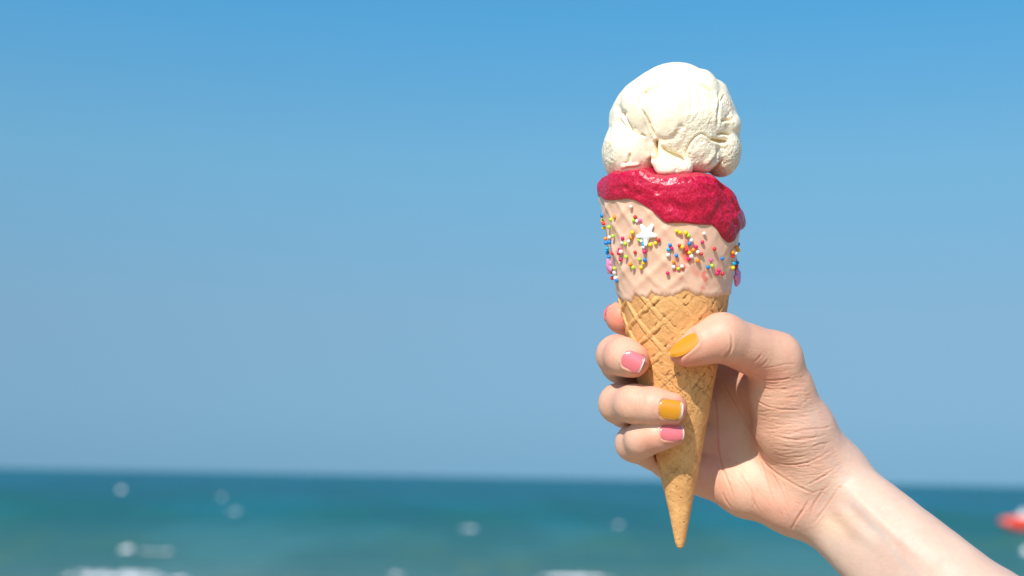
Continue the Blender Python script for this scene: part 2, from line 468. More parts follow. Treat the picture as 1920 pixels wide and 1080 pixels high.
# overlap seam of the rolled sheet, low on the left and behind
seam = 1.6 * ss(-0.02, 0.02, TH + 1.25 - 0.0016 * (TT - 60)) * ss(320, 200, TT) - 1.0 * ss(320, 200, TT)
disp += seam * ss(10, 30, TT)
disp = disp * (1 - 0.85 * ss(468, 484, TT))
rc = np.maximum(r0 + disp * np.clip(TT / 30, 0.15, 1), 0.05)
V = cone_pt(TT, TH, rc).reshape(-1, 3)
c_hi = np.array([0.82, 0.44, 0.165]); c_lo = np.array([0.60, 0.285, 0.095])
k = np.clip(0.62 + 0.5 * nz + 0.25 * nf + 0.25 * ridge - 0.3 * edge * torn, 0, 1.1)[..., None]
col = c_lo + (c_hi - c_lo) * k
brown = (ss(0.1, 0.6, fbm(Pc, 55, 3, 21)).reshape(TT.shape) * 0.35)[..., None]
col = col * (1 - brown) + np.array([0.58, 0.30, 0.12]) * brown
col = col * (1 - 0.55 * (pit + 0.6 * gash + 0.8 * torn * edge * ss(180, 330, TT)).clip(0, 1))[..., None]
m = Mat('baked_waffle', rough=0.62, spec=0.35, sss=0.05, sssr=(1, .5, .2), ssss=0.0015)
sp = m.ramp(m.noise(1500, 2, 0.6), [(0.27, (0.45, 0.32, 0.22)), (0.38, (1, 1, 1))])
m.base(m.mix(m.attr('Col'), sp, 1.0, 'MULTIPLY'))
m.bump(m.noise(420, 4, 0.65), 0.55, 0.0009); m.bump(m.noise(1900, 2, 0.5), 0.35, 0.0003)
F = gridfaces(nth, len(tt), wrap=True)[:, ::-1]
mesh_obj('waffle_cone', to_world(V), F, m.m, ice, ICE0, col=col.reshape(-1, 3))

# glaze over the upper part, following the waffle softly
ge = [(1150, 556), (1165, 563), (1172, 568), (1183, 566), (1191, 553), (1203, 559), (1211, 559), (1222, 551), (1233, 555), (1247, 558), (1262, 556),
      (1272, 551), (1282, 546), (1292, 545), (1300, 551), (1312, 555), (1320, 553), (1328, 557), (1342, 558), (1356, 556), (1366, 553)]
gth = []; gt = []
for px, py in ge:
    t, a, r, x = cone_hit(px, py, 3); gth.append(a); gt.append(t)
gth = np.array([-math.pi] + sorted(gth) + [math.pi]); gt = np.array([470] + gt + [470])
nth, nt = 560, 260
th = np.linspace(-math.pi, math.pi, nth, endpoint=False)
s = np.linspace(0, 1, nt)
tb = np.interp(th, gth, gt) + 2.2 * vnoise(np.stack([th * 16, th * 0, th * 0], 1), 1.0) + 1.2 * vnoise(np.stack([th * 45, th * 0, th * 0], 1), 1.0)
TH, S = np.meshgrid(th, s, indexing='ij')
TT = tb[:, None] + (rim_t(th)[:, None] + 2 - tb[:, None]) * S
Pc = cone_pt(TT, TH, cone_r(TT)).reshape(-1, 3)
dp, dq = waffle_h(TT, TH)
rid = np.exp(-(dp / 6.8) ** 2) + np.exp(-(dq / 6.8) ** 2)
soft = (0.75 + 0.6 * fbm(Pc, 60, 2, 6).reshape(TT.shape)) * (0.35 + 0.65 * ss(0.45, -0.3, TH))
d_edge = TT - tb[:, None]
lip = 2.6 * (1 - np.exp(-d_edge / 2.0)) + 0.9 * np.exp(-((d_edge - 6) / 6) ** 2)
rg = cone_r(TT) - 1.4 + lip + 2.7 * rid * soft * ss(0, 24, d_edge) + 1.1 * fbm(Pc, 26, 3, 8).reshape(TT.shape) + 0.6 + 0.8 * ss(0.0, 10, d_edge)
V = cone_pt(TT, TH, rg).reshape(-1, 3)
sx, sy = screen(V)
colg = np.tile(np.array([0.835, 0.53, 0.375]), (len(V), 1))
mot = fbm(Pc, 22, 3, 33)[:, None]; colg *= 1 + 0.03 * mot
front = (V[:, 2] < 0)
def blot(pts, wd, amt, c=(0.80, 0.12, 0.10)):
    global colg
    d = polydist(sx, sy, smoothline(pts) if len(pts) > 2 else np.array(pts, float)) + 2.2 * fbm(V, 6, 2, 3)
    k_ = (ss(wd, wd * 0.35, d) * amt * front)[:, None]
    colg = colg * (1 - k_) + np.array(c) * k_
blot([(1287, 447), (1289, 455), (1288, 463), (1286, 472), (1289, 480), (1291, 487)], 7, 0.55)
blot([(1284, 478), (1288, 486)], 10, 0.7); blot([(1286, 466), (1288, 471)], 8, 0.8)
blot([(1268, 505), (1275, 504), (1281, 501)], 9, 0.75); blot([(1268, 488), (1274, 498)], 10, 0.3)
blot([(1322, 511), (1319, 516), (1323, 524)], 6, 0.7); blot([(1319, 540), (1319, 541)], 6, 0.55)
blot([(1303, 509), (1306, 513)], 8, 0.28); blot([(1277, 522), (1279, 520)], 4, 0.35); blot([(1326, 532), (1325, 533)], 5, 0.25)
blot([(1300, 500), (1310, 514)], 12, 0.14)
m = Mat('pink_glaze', rough=0.34, spec=0.4, sss=0.35, sssr=(1, .55, .35), ssss=0.0025)
m.base(m.attr('Col')); m.bump(m.noise(160, 3, 0.5), 0.10, 0.002)
mesh_obj('glaze', to_world(V), gridfaces(nth, nt, wrap=True)[:, ::-1], m.m, ice, ICE0, col=colg)
glaze = ice.children[-1] if len(ice.children) else ice
glaze = [c for c in ice.children if c.name == 'glaze'][0]

# candy beads
PAL = {'b': (0.0, 0.22, 0.62), 'c': (0.0, 0.42, 0.68), 'y': (0.90, 0.62, 0.01), 'g': (0.45, 0.72, 0.03), 'o': (0.90, 0.28, 0.01),
       'r': (0.72, 0.03, 0.03), 'm': (0.72, 0.01, 0.14), 'p': (0.80, 0.10, 0.36), 'w': (0.86, 0.85, 0.82)}
beads = """b1127,405 y1131,406 g1130.4,412.6 o1129,416 r1130,420 y1131.5,427.6 g1147,412 o1153.5,407 g1143.6,426 g1150.5,442.7 w1144,445 o1137.5,447
b1139,455 b1144.5,454 c1140,466 w1184,387.4 r1192,407 g1189,413 w1195,414.5 p1201,413.8 y1187,436 o1184,446 m1169,447 w1180,452.4 w1167.6,455.4
g1173.4,457 g1199,450 w1204,452 c1207,458 w1207,463.5 y1220,459 y1229.5,456 r1235.6,450 b1141.7,473.5 b1144,481.7 r1151,475 m1163,467.8 m1162,474.7
w1165.8,472 m1164.7,487 g1175.3,481.7 r1191.7,472.8 m1209.7,472 g1200,486.4 b1210,487.6 y1207,493.6 y1203,501.7 o1183,495.3 g1188.6,501.7 y1145,494
y1146.4,499.8 g1153.9,503.3 r1147.8,506.7 w1153.9,511 r1152,521 w1155.8,521 b1158,526 y1268.5,432.9 y1275,436.3 y1285.4,436.6 g1290.5,442 w1295.6,451
b1291.9,457.4 w1319.4,438 m1316,454 b1256.4,459.7 m1259.6,466 c1253.4,468.3 w1253,478 b1268.2,479.4 r1273.5,460.4 y1279,463.4 r1286.6,469
y1291.9,473.8 m1304.5,463 o1299.3,469 w1307.4,472.7 r1314,476 w1295.4,480.8 m1291,485.2 o1307.4,488.9 o1263,491 r1338.3,466.7 p1332.3,487.8
b1353.4,485 b1387,457 o1380,464 y1383,469.4 o1373,473.9 w1377,475.5 r1373.3,480.6 c1374.7,494 b1380.7,493 g1382.6,490 w1263,500.6 w1278.6,499.4
g1272,504 m1252,512 b1326.4,501 g1333.7,498.3 m1346.3,507.6 m1344,513.3 r1353.3,513.3 y1372.6,502.4 y1381,505.3 r1381,499"""
import bmesh
bm = bmesh.new(); bmesh.ops.create_icosphere(bm, subdivisions=3, radius=1.0)
for f in bm.faces: f.smooth = True
bead_me = {}
for k_, c in PAL.items():
    me = bpy.data.meshes.new('candy_bead'); bm.to_mesh(me)
    mm = Mat('candy_' + {'b': 'blue', 'c': 'cyan', 'y': 'yellow', 'g': 'green', 'o': 'orange', 'r': 'red', 'm': 'magenta', 'p': 'pink', 'w': 'white'}[k_],
             c, rough=0.28, spec=0.5, sss=0.15, ssss=0.0006, sssr=(1, 1, 1))
    mm.bump(mm.noise(900, 2), 0.2, 0.0002)
    me.materials.append(mm.m); bead_me[k_] = me
bm.free()
def put(o, P): o.location = to_world(P)[0] - ICE0
def surf_r(px, py):
    t, a, r, x = cone_hit(px, py, 4)
    return t, a, r, x
def add_bead(kind, px, py, rad=None):
    rad = rad if rad else random.uniform(3.3, 4.0)
    t, a, r, x = cone_hit(px, py, 5.0)
    if abs(x) > r * 0.97:
        P = cone_pt(t, math.copysign(math.pi / 2 + random.uniform(-0.12, 0.1), x), r + min(max(abs(x) - r, 0.3 * rad), 1.2 * rad))
    else:
        P = cone_pt(t, a, r + rad * 0.55)
    o = bpy.data.objects.new('candy_bead', bead_me[kind]); link(o, glaze)
    o.location = to_world(P)[0] - ICE0
    s_ = rad * UNIT; o.scale = (s_ * random.uniform(.93, 1.07), s_, s_ * random.uniform(.93, 1.07))
    o.rotation_euler = (random.random() * 3, random.random() * 3, 0)
for tok in beads.split():
    k_ = tok[0]; px, py = map(float, tok[1:].split(','))
    add_bead(k_, px, py)
for _ in range(70):        # the rest of the way round the cone
    a = random.uniform(1.7, 2 * math.pi - 1.7); t = random.uniform(505, 620)
    r = float(cone_r(t)) + 6
    o = bpy.data.objects.new('candy_bead', bead_me[random.choice('bcygormpw')]); link(o, glaze)
    o.location = to_world(cone_pt(t, a, r + 1.5))[0] - ICE0; s_ = 3.9 * UNIT; o.scale = (s_, s_, s_)

def frame_at(px, py, lift=0.0, spin=0.0):
    t, a, r, x = cone_hit(px, py, 5.0)
    n = np.sin(a) * CX - np.cos(a) * CW
    P = cone_pt(t, a, r + lift)
    return P, n
def candy(name, P, n, parts, mat, up=(0, -1, 0), res=0.8, flat=0.62, label=None):
    up = np.array(up, float); u = up - n * (up @ n); u /= np.linalg.norm(u); v = np.cross(n, u)
    def f(Q):
        q = Q.copy(); q[:, 2] /= flat
        d = None
        for (a, ra, b, rb) in parts:
            e = sd_roundcone(q, np.array([*a, 0.]), ra, np.array([*b, 0.]), rb)
            d = e if d is None else smin(d, e, 3.0)
        return d
    Vv, Ff = surface_nets(f, (-30, -30, -12), (30, 30, 12), res, slack=4)
    Vv = smooth_mesh(Vv, Ff, 1)
    W = P + Vv[:, :1] * v + Vv[:, 1:2] * u + Vv[:, 2:3] * n
    o = mesh_obj(name, to_world(W), Ff, mat, glaze, ICE0)
    if label: o['label'] = label
    return o
mm = Mat('candy_star_white', (0.86, 0.86, 0.86), rough=0.38, spec=0.5, sss=0.2, ssss=0.001, sssr=(1, 1, 1))
P, n = frame_at(1213, 440, 3.0)
tips = [(1202.6, 421), (1226, 421), (1233, 442.5), (1211.5, 461), (1194, 443.5)]
parts = []
for tx, ty in tips:
    sgn = 1
    parts.append(((0, 0), 7.6, ((tx - 1213) * 0.86, -(ty - 440) * 0.84), 3.6))
# orientation test: v should point to +x in the picture
_u = np.array([0, -1., 0]) - n * (np.array([0, -1., 0]) @ n); _u /= np.linalg.norm(_u); _v = np.cross(n, _u)
if _v[0] < 0: parts = [((-a[0], a[1]), ra, (-b[0], b[1]), rb) for a, ra, b, rb in parts]
candy('candy_star', P, n, parts, mm.m, label='white five pointed sugar star')
mp_ = Mat('candy_flower_pink', (0.80, 0.28, 0.50), rough=0.35, spec=0.5, sss=0.3, ssss=0.001, sssr=(1, .6, .8))
fl = [((0, 0), 8.5, (11 * math.cos(k * 1.2566), 11 * math.sin(k * 1.2566)), 7.2) for k in range(5)]
P = at(1382.5, 520, -4); n = np.array([0.93, 0.05, -0.36]); n /= np.linalg.norm(n)
candy('candy_flower', P, n, fl, mp_.m, label='pink sugar flower seen edge on at the right side')
P = at(1142, 499, 4); n = np.array([-0.95, 0.1, -0.25]); n /= np.linalg.norm(n)
candy('candy_flower', P, n, [(a, ra * .8, (b[0] * .85, b[1] * .85), rb * .8) for a, ra, b, rb in fl], mp_.m, label='pink sugar flower behind the beads at the left edge')

nth, ns = 640, 170
th = np.linspace(-math.pi, math.pi, nth, endpoint=False); s = np.linspace(0, 1, ns)
TH, S = np.meshgrid(th, s, indexing='ij')
tb = fb(th); tp = ft(th)
ker = np.hanning(9); ker /= ker.sum()
tb = np.convolve(np.concatenate([tb[-4:], tb, tb[:4]]), ker, 'valid'); tp = np.convolve(np.concatenate([tp[-4:], tp, tp[:4]]), ker, 'valid')
TB = tb[:, None]; TP = tp[:, None]
hgt = TP - TB
# s 0..0.12 lip under the edge, 0.12..0.72 outer face, 0.72..1 the top going inward
bul = np.interp(S, [0, 0.03, 0.07, 0.13, 0.25, 0.45, 0.62, 0.72, 0.8, 0.9, 1.0], [-4, 2, 5.5, 8.5, 11, 12.5, 10.5, 6, -6, -38, -85])
tv = np.interp(S, [0, 0.03, 0.07, 0.13, 0.25, 0.45, 0.62, 0.72, 0.8, 0.9, 1.0], [0.03, -0.005, 0.0, 0.035, 0.18, 0.5, 0.78, 0.92, 1.0, 1.04, 1.04])
TT = TB + hgt * tv
rb_ = np.minimum(cone_r(TT), 136 + 0 * TT)
fl_ = 0.35 + 0.65 * ss(-1.35, -0.7, TH) * ss(3.0, 2.0, np.abs(TH) + 0 * TT)
bul = bul * fl_ + (1 - fl_) * (6.5 * ss(0.0, 0.05, S) * ss(0.85, 0.4, S) - 9 * ss(0.35, 0.85, S))
P0 = cone_pt(TT, TH, rb_ + 8).reshape(-1, 3)
lump = fbm(P0, 34, 3, 40).reshape(TT.shape)
rs = rb_ + bul + (4.5 * lump + 1.2 * fbm(P0, 11, 2, 44).reshape(TT.shape)) * ss(0.05, 0.2, S) * ss(1.0, 0.8, S)
V = cone_pt(TT + 1.5 * lump * ss(0.1, 0.3, S), TH, rs).reshape(-1, 3)
sx, sy = screen(V); fr = V[:, 2] < 20
nrm = (V - (TIP + ((V - TIP) @ AX)[:, None] * AX)); nrm /= np.linalg.norm(nrm, axis=1)[:, None]
def dent(pts, wd, depth):
    d = polydist(sx, sy, smoothline(pts) if len(pts) > 2 else np.array(pts, float))
    return (np.exp(-(d / wd) ** 2) * depth * fr)[:, None] * nrm
V = V - dent([(1256, 384), (1270, 390), (1288, 396)], 12, 5) - dent([(1194, 364), (1197, 366)], 6, 3.5) - dent([(1172, 352), (1174, 354)], 4, 2.5) \
      - dent([(1229, 357), (1231, 359)], 4, 2.5) - dent([(1296, 325), (1305, 338), (1318, 350), (1335, 362)], 3, 3) \
      - dent([(1345, 340), (1362, 362), (1374, 390), (1380, 420)], 3.0, 3.5) - dent([(1355, 350), (1372, 372), (1384, 395)], 2.5, 3) - dent([(1332, 350), (1350, 372), (1360, 400)], 5, 3) \
      - dent([(1334, 420), (1345, 400), (1352, 385)], 7, 3)
colr = np.tile(np.array([0.56, 0.007, 0.045]), (len(V), 1))
thick = (ss(1325, 1365, sx) * ss(395, 440, sy) * fr)[:, None]
dk = np.clip(ss(0.42, 0.62, fbm(V, 7, 2, 51))[:, None] * 0.5 + 0.55 * thick, 0, 1)
colr = colr * (1 - dk) + np.array([0.30, 0.003, 0.03]) * dk
lt = ss(0.1, 0.6, fbm(V, 26, 3, 55))[:, None] * 0.3
colr = colr * (1 - lt) + np.array([0.60, 0.03, 0.07]) * lt
m = Mat('berry_sorbet', rough=0.22, spec=0.42, sss=0.15, sssr=(1, .15, .2), ssss=0.0015)
vor = m.n('TexVoronoi', i_Scale=900.0); m.l(m.tc.outputs['Object'], vor.inputs['Vector'])
fleck = m.ramp(m.noise(1150, 2, 0.6), [(0.28, (0.25, 0.0, 0.05)), (0.37, (0.78, 0.6, 0.7)), (0.52, (1, 1, 1)), (0.72, (1.22, 5, 2.6))])
seed_ = m.ramp(m.noise(420, 2, 0.5), [(0.25, (0.10, 0.02, 0.10)), (0.30, (1, 1, 1))])
m.base(m.mix(m.mix(m.attr('Col'), fleck, 0.8, 'MULTIPLY'), seed_, 1.0, 'MULTIPLY'))
m.bump(m.noise(1100, 3, 0.6), 0.5, 0.0004); m.bump(m.noise(170, 3, 0.5), 0.15, 0.0012)
mesh_obj('berry_sorbet', to_world(V), gridfaces(nth, ns, wrap=True)[:, ::-1], m.m, ice, ICE0, col=colr)

# vanilla scoop
def K(px, py, w): return at(px, py, w)
_a = 0.42; ROTL = np.array([[math.cos(_a), -math.sin(_a), 0], [math.sin(_a), math.cos(_a), 0], [0, 0, 1]]).T
def scoop_f(P):
    d = ellipsoid(P, K(1262, 234, 0), np.array([121., 106., 116.]))
    d = smin(d, ellipsoid(P, K(1266, 178, -5), np.array([66., 59., 72.])), 18)
    d = smin(d, ellipsoid(P, K(1184, 284, -14), np.array([55., 66., 78.])), 8)          # left flank fold
    d = smin(d, ellipsoid(P, K(1207, 212, -64), np.array([40., 58., 44.]), ROTL), 4)           # left front sheet
    d = smin(d, ellipsoid(P, K(1262, 214, -76), np.array([46., 56., 44.])), 5)          # centre swell
    d = smin(d, ellipsoid(P, K(1316, 182, -50), np.array([34., 52., 44.])), 9)
    d = smin(d, ellipsoid(P, K(1300, 272, -68), np.array([44., 50., 40.])), 7)           # granular lobe
    d = smin(d, ellipsoid(P, K(1318, 288, -68), np.array([30., 35., 30.])), 4)           # swirl
    d = smin(d, ellipsoid(P, K(1353, 281, -22), np.array([36., 52., 56.])), 6)           # right lobe
    d = smin(d, ellipsoid(P, K(1363, 238, -26), np.array([25., 30., 50.])), 7)
    d = smin(d, ellipsoid(P, K(1343, 194, -14), np.array([26., 42., 58.])), 8)
    d = smin(d, chain(P, [(K(1230, 276, -88), 9), (K(1238, 300, -90), 14), (K(1250, 317, -98), 16), (K(1284, 316, -98), 14)], 12), 8)  # soft foot
    d = smax(d, (P[:, 1] - K(0, 338, 0)[1]) + 0 * d, 10)
    return d
V, F = surface_nets(scoop_f, K(1115, 95, 0) + [0, 0, -160], K(1410, 350, 0) + [0, 0, 150], 1.35, slack=14)
V = smooth_mesh(V, F, 2)
N = vnormals(V, F)
sx, sy = screen(V)
zf = 4.32
def zp(l): return smoothline([(1100 + x / zf, 100 + y / zf) for x, y in l])
frm = ss(0.15, -0.25, N[:, 2])
D = np.zeros(len(V))
def groove(l, wd, dep, ridge_=0.0):
    global D
    P_ = zp(l); lo = P_.min(0) - 30; hi = P_.max(0) + 30
    m = np.nonzero((sx > lo[0]) & (sx < hi[0]) & (sy > lo[1]) & (sy < hi[1]) & (frm > 0))[0]
    X = sx[m]; Y = sy[m]; d = np.full(len(m), 1e9); tl = np.zeros(len(m)); sd_ = np.zeros(len(m)); n_ = len(P_) - 1
    for i in range(n_):
        x0, y0 = P_[i]; dx, dy = P_[i + 1] - P_[i]; L = dx * dx + dy * dy + 1e-9
        t = np.clip(((X - x0) * dx + (Y - y0) * dy) / L, 0, 1); ex = X - x0 - t * dx; ey = Y - y0 - t * dy; e = np.hypot(ex, ey)
        k = e < d; d = np.where(k, e, d); tl = np.where(k, (i + t) / n_, tl); sd_ = np.where(k, np.sign(dx * ey - dy * ex), sd_)
    d = d + 0.6 * fbm(V[m], 8, 2, 2); fd_ = ss(0, 0.25, tl) * ss(1, 0.75, tl) * frm[m]
    D[m] -= 1.35 * dep * np.exp(-(d / wd) ** 2) * fd_
    # one bank rolls over the other
    if ridge_: D[m] += ridge_ * np.exp(-((d - wd * 2.2) / (wd * 1.8)) ** 2) * fd_ * np.where(sd_ > 0, 1.5, 0.2)
groove([(430, 430), (490, 520), (530, 620), (555, 690)], 1.7, 6.5, 1.6)
groove([(555, 690), (562, 760), (545, 830), (510, 885)], 3.2, 12, 2)
groove([(550, 700), (556, 760), (530, 850)], 5, 4)
groove([(265, 465), (320, 540), (360, 600), (385, 655)], 1.6, 6.5, 1.4)
groove([(435, 350), (500, 300), (560, 270), (650, 245)], 2.2, 5.0, 1.4)
groove([(435, 345), (425, 390), (430, 430)], 2.4, 3)
groove([(790, 95), (825, 220), (845, 350), (850, 500)], 1.8, 2.6, 0.8)
groove([(885, 190), (905, 300), (930, 400), (935, 450)], 2.5, 2.2, 0.8)
groove([(895, 230), (960, 270), (1030, 330)], 2.6, 5, 1.0)
groove([(1070, 290), (1075, 400), (1062, 500), (1065, 620)], 2.4, 4.5, 1.2)
groove([(1080, 555), (1150, 535), (1200, 530)], 2.6, 5, 1.5)
groove([(1005, 685), (1080, 712), (1160, 700)], 3.0, 9, 1.6)
groove([(1050, 662), (1110, 650), (1180, 662)], 2.0, 6, 0.8)
groove([(800, 880), (802, 800), (850, 710), (930, 650), (1000, 690), (1045, 745)], 1.9, 4, 1.2)
groove([(1060, 740), (1050, 830), (1000, 900), (950, 945)], 2.6, 5, 1.4)
groove([(1110, 850), (1060, 910), (1010, 950)], 2.2, 4, 1.0)
groove([(590, 740), (640, 780), (680, 810), (760, 850), (810, 900)], 2.6, 5, 1.2)
groove([(350, 800), (345, 860), (340, 890)], 2.6, 4, 1.0)
groove([(440, 650), (480, 680)], 2.2, 4)
groove([(520, 640), (600, 700), (700, 690), (760, 600), (800, 540)], 6, 2.5)
groove([(240, 400), (270, 470), (330, 500)], 5, 3); groove([(180, 560), (175, 640), (190, 720)], 4, 2.5)
groove([(1120, 330), (1085, 400)], 2.4, 3); groove([(1170, 480), (1120, 520)], 2.4, 3)
groove([(450, 905), (400, 925), (330, 930), (270, 950)], 2.2, 4, 2)
groove([(700, 880), (730, 930), (725, 965)], 3, 3)
def reg(cx_, cy_, rx, ry):
    return ss(1.25, 0.6, np.hypot((sx - (1100 + cx_ / zf)) / (rx / zf), (sy - (100 + cy_ / zf)) / (ry / zf))) * frm
rough_m = np.clip(reg(960, 560, 190, 130) + reg(800, 700, 170, 120) + reg(940, 810, 150, 150) + reg(1160, 820, 110, 160) + reg(1120, 450, 80, 110)
                  + reg(180, 800, 60, 150) + reg(780, 900, 70, 70) + reg(560, 620, 0.1, .1), 0, 1)
rough_m = np.maximum(rough_m, ss(-0.1, 0.3, N[:, 2]) * 0.7)
D += rough_m * (0.9 * fbm(V, 10, 3, 7) + 0.55 * fbm(V, 3.6, 2, 9) - 1.5 * ss(0.28, 0.5, fbm(V, 4.2, 2, 8)))
D -= 0.9 * ss(0.42, 0.6, fbm(V, 5.5, 2, 14)) * (1 - rough_m)
D += 2.0 * fbm(V, 38, 2, 11) + 0.7 * fbm(V, 14, 2, 12)
V = V + N * D[:, None]
V = smooth_mesh(V, F, 1, 0.35)
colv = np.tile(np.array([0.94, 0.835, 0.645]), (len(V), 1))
groove_glow = np.clip(-D - 2.5, 0, 8)[:, None] / 8
colv = colv * (1 - groove_glow * 0.65) + np.array([0.90, 0.60, 0.20]) * groove_glow * 0.65  # golden glow of light scattered in deep grooves, painted into the cream colour
m = Mat('vanilla_ice_cream', rough=0.38, spec=0.45, sss=0.35, sssr=(1, .72, .35), ssss=0.0018)
m.base(m.attr('Col')); rm = m.attr('rough', 'Fac')
bh = m.math('MULTIPLY', m.noise(700, 4, 0.65), rm)
m.bump(bh, 1.0, 0.001); m.bump(m.noise(150, 3, 0.5), 0.12, 0.002)
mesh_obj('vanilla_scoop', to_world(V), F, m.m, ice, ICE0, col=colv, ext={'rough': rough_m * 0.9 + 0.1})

# ------------------------------------------------------------------ the hand and arm
def ch(*p): return [(at(a, b, w), r) for a, b, w, r in p]
INDEX = ch((1166, 595, 58, 32), (1190, 604, 112, 34), (1275, 632, 158, 34), (1352, 678, 142, 42))
MIDDLE = ch((1186, 676, -70, 31.5), (1170, 669, -50, 33.5), (1156, 666, 0, 36), (1162, 682, 74, 34.5), (1235, 722, 122, 35), (1345, 770, 136, 44))
RING = ch((1258, 766, -84, 29.5), (1225, 761, -78, 32), (1190, 757, -58, 34), (1161, 757, 6, 36), (1172, 765, 50, 35), (1225, 788, 100, 35), (1335, 832, 124, 43))
LITTLE = ch((1260, 812, -70, 24.5), (1232, 816, -66, 27), (1205, 824, -44, 30.5), (1190, 831, 8, 33.5), (1253, 864, 82, 33), (1325, 890, 104, 41))
THUMB = ch((1266, 669, -100, 9), (1289, 661, -107, 22), (1318, 646, -107, 33), (1354, 633, -95, 42), (1452, 674, -28, 49))
PALM = [
    (ch((1352, 678, 142, 42), (1500, 860, 90, 55)), 26), (ch((1345, 770, 136, 44), (1505, 895, 85, 58)), 26),
    (ch((1335, 832, 124, 43), (1500, 920, 78, 58)), 26), (ch((1325, 890, 104, 41), (1400, 915, 80, 52), (1490, 938, 58, 60)), 26),
    (ch((1452, 674, -28, 49), (1465, 735, -2, 57), (1485, 800, 20, 67), (1520, 872, 44, 62)), 22), (ch((1512, 815, 25, 52), (1562, 893, 52, 58)), 22),        # thumb ball
    (ch((1425, 720, 60, 44), (1392, 712, 108, 42)), 26),                                                   # web
    (ch((1554, 890, 56, 60), (1862, 1166, -190, 84), (2180, 1360, -430, 118), (2330, 1475, -560, 112)), 30),
    (ch((1532, 952, 66, 56), (1822, 1216, -170, 80), (2150, 1400, -420, 112), (2330, 1475, -560, 112)), 30),
    (ch((1490, 938, 58, 60), (1532, 952, 66, 56)), 26), (ch((1520, 872, 42, 62), (1556, 888, 56, 60)), 26),
    (ch((2330, 1475, -560, 112), (2420, 1900, -900, 130), (2420, 2100, -1050, 135)), 30),
]
def cone_sdf(P):
    q = P - TIP; t = q @ AX; rr = np.linalg.norm(q - t[:, None] * AX, axis=1)
    return (rr - np.interp(t, RT, RR) - 1.5) * 0.98
def bounded(P, pts, k):
    """skip far chains in small batches"""
    c = P.mean(0); rb__ = np.linalg.norm(P - c, axis=1).max()
    dmin = min(sd_roundcone(c[None], pts[i][0], pts[i][1], pts[i + 1][0], pts[i + 1][1])[0] for i in range(len(pts) - 1))
    if dmin > rb__ + 80: return None
    return chain(P, pts, k)
def hand_f(P):
    out = np.full(len(P), 200.0)
    # work in spatially small batches
    n_ = 3375
    for s0 in range(0, len(P), n_):
        Q = P[s0:s0 + n_]
        f = None
        for c in (INDEX, MIDDLE, RING, LITTLE):
            e = bounded(Q, c, 14)
            if e is not None: f = e if f is None else smin(f, e, 4)
        p = None
        for c, k in PALM:
            e = bounded(Q, c, k)
            if e is not None: p = e if p is None else smin(p, e, 34)
        t = bounded(Q, THUMB, 16)
        if t is not None: p = t if p is None else smin(p, t, 20)
        d = p
        if f is not None: d = f if d is None else smin(d, f, 16)
        if d is None: continue
        d = smax(d, -cone_sdf(Q), 3)
        out[s0:s0 + n_] = d
    return out
RES = 2.15
V, F = surface_nets(hand_f, at(1100, 540, 0) + [0, 0, -200], at(2500, 2250, -1200) * [1, 1, 0] + [-100, 0, 230], RES, slack=16, B=14) if False else (None, None)
def nets_arm():
    # fine near the hand, one lattice for the whole arm
    lo = np.array([130., 0., -1250.]); hi = np.array([1330., 900., 240.])
    return surface_nets(hand_f, lo, hi, RES, slack=12, B=14)
V, F = nets_arm()
V = smooth_mesh(V, F, 3)
N = vnormals(V, F)
sx, sy = screen(V)

# nails: (centre px, py, w guess), distal direction, dorsal normal, length, width
def unit(v): v = np.array(v, float); return v / np.linalg.norm(v)
NAILS = {
    'middle': dict(c=at(1186, 677, -100), a=unit((38, 17, -18)), n=unit((-0.10, -0.10, -1)), L=36, W=33, tip='pink'),
    'ring': dict(c=at(1258, 767.5, -112), a=unit((44, 5, -6)), n=unit((-0.02, -0.18, -1)), L=40, W=34, tip='yellow'),
    'little': dict(c=at(1260, 811, -95), a=unit((44, -1, -4)), n=unit((0, -0.22, -1)), L=40, W=27.5, tip='pink'),
    'thumb': dict(c=at(1285, 651, -122), a=unit((-50, 24, 6)), n=unit((-0.28, -0.66, -0.70)), L=56, W=31, tip='yellow'),
    'index': dict(c=at(1141, 587, 80), a=unit((-8, -3, -26)), n=unit((-0.85, -0.25, 0.50)), L=40, W=36, tip='pink'),
}
D = np.zeros(len(V)); red = np.zeros(len(V)); pale = np.zeros(len(V))
for k_, d in NAILS.items():
    d['n'] = unit(d['n'] - d['a'] * (d['n'] @ d['a'])); d['s'] = np.cross(d['n'], d['a'])
    q = V - d['c']; a = q @ d['a']; b = q @ d['s']; h = q @ d['n']
    m_ = (np.abs(a) < d['L']) & (np.abs(b) < d['W']) & (N @ d['n'] > -0.2) & (h > -45)
    qa = np.abs(a) - d['L'] / 2 + 7; qb = np.abs(b) - d['W'] / 2 + 7
    sdr = np.hypot(np.maximum(qa, 0), np.maximum(qb, 0)) + np.minimum(np.maximum(qa, qb), 0) - 7
    fold = np.exp(-((sdr - 2.6) / 2.4) ** 2) * ss(d['L'] * 0.5, d['L'] * 0.2, a)
    D += m_ * (1.5 * fold - 1.6 * ss(1.0, -1.5, sdr))
    red += m_ * 0.35 * np.exp(-((sdr - 2) / 5) ** 2)

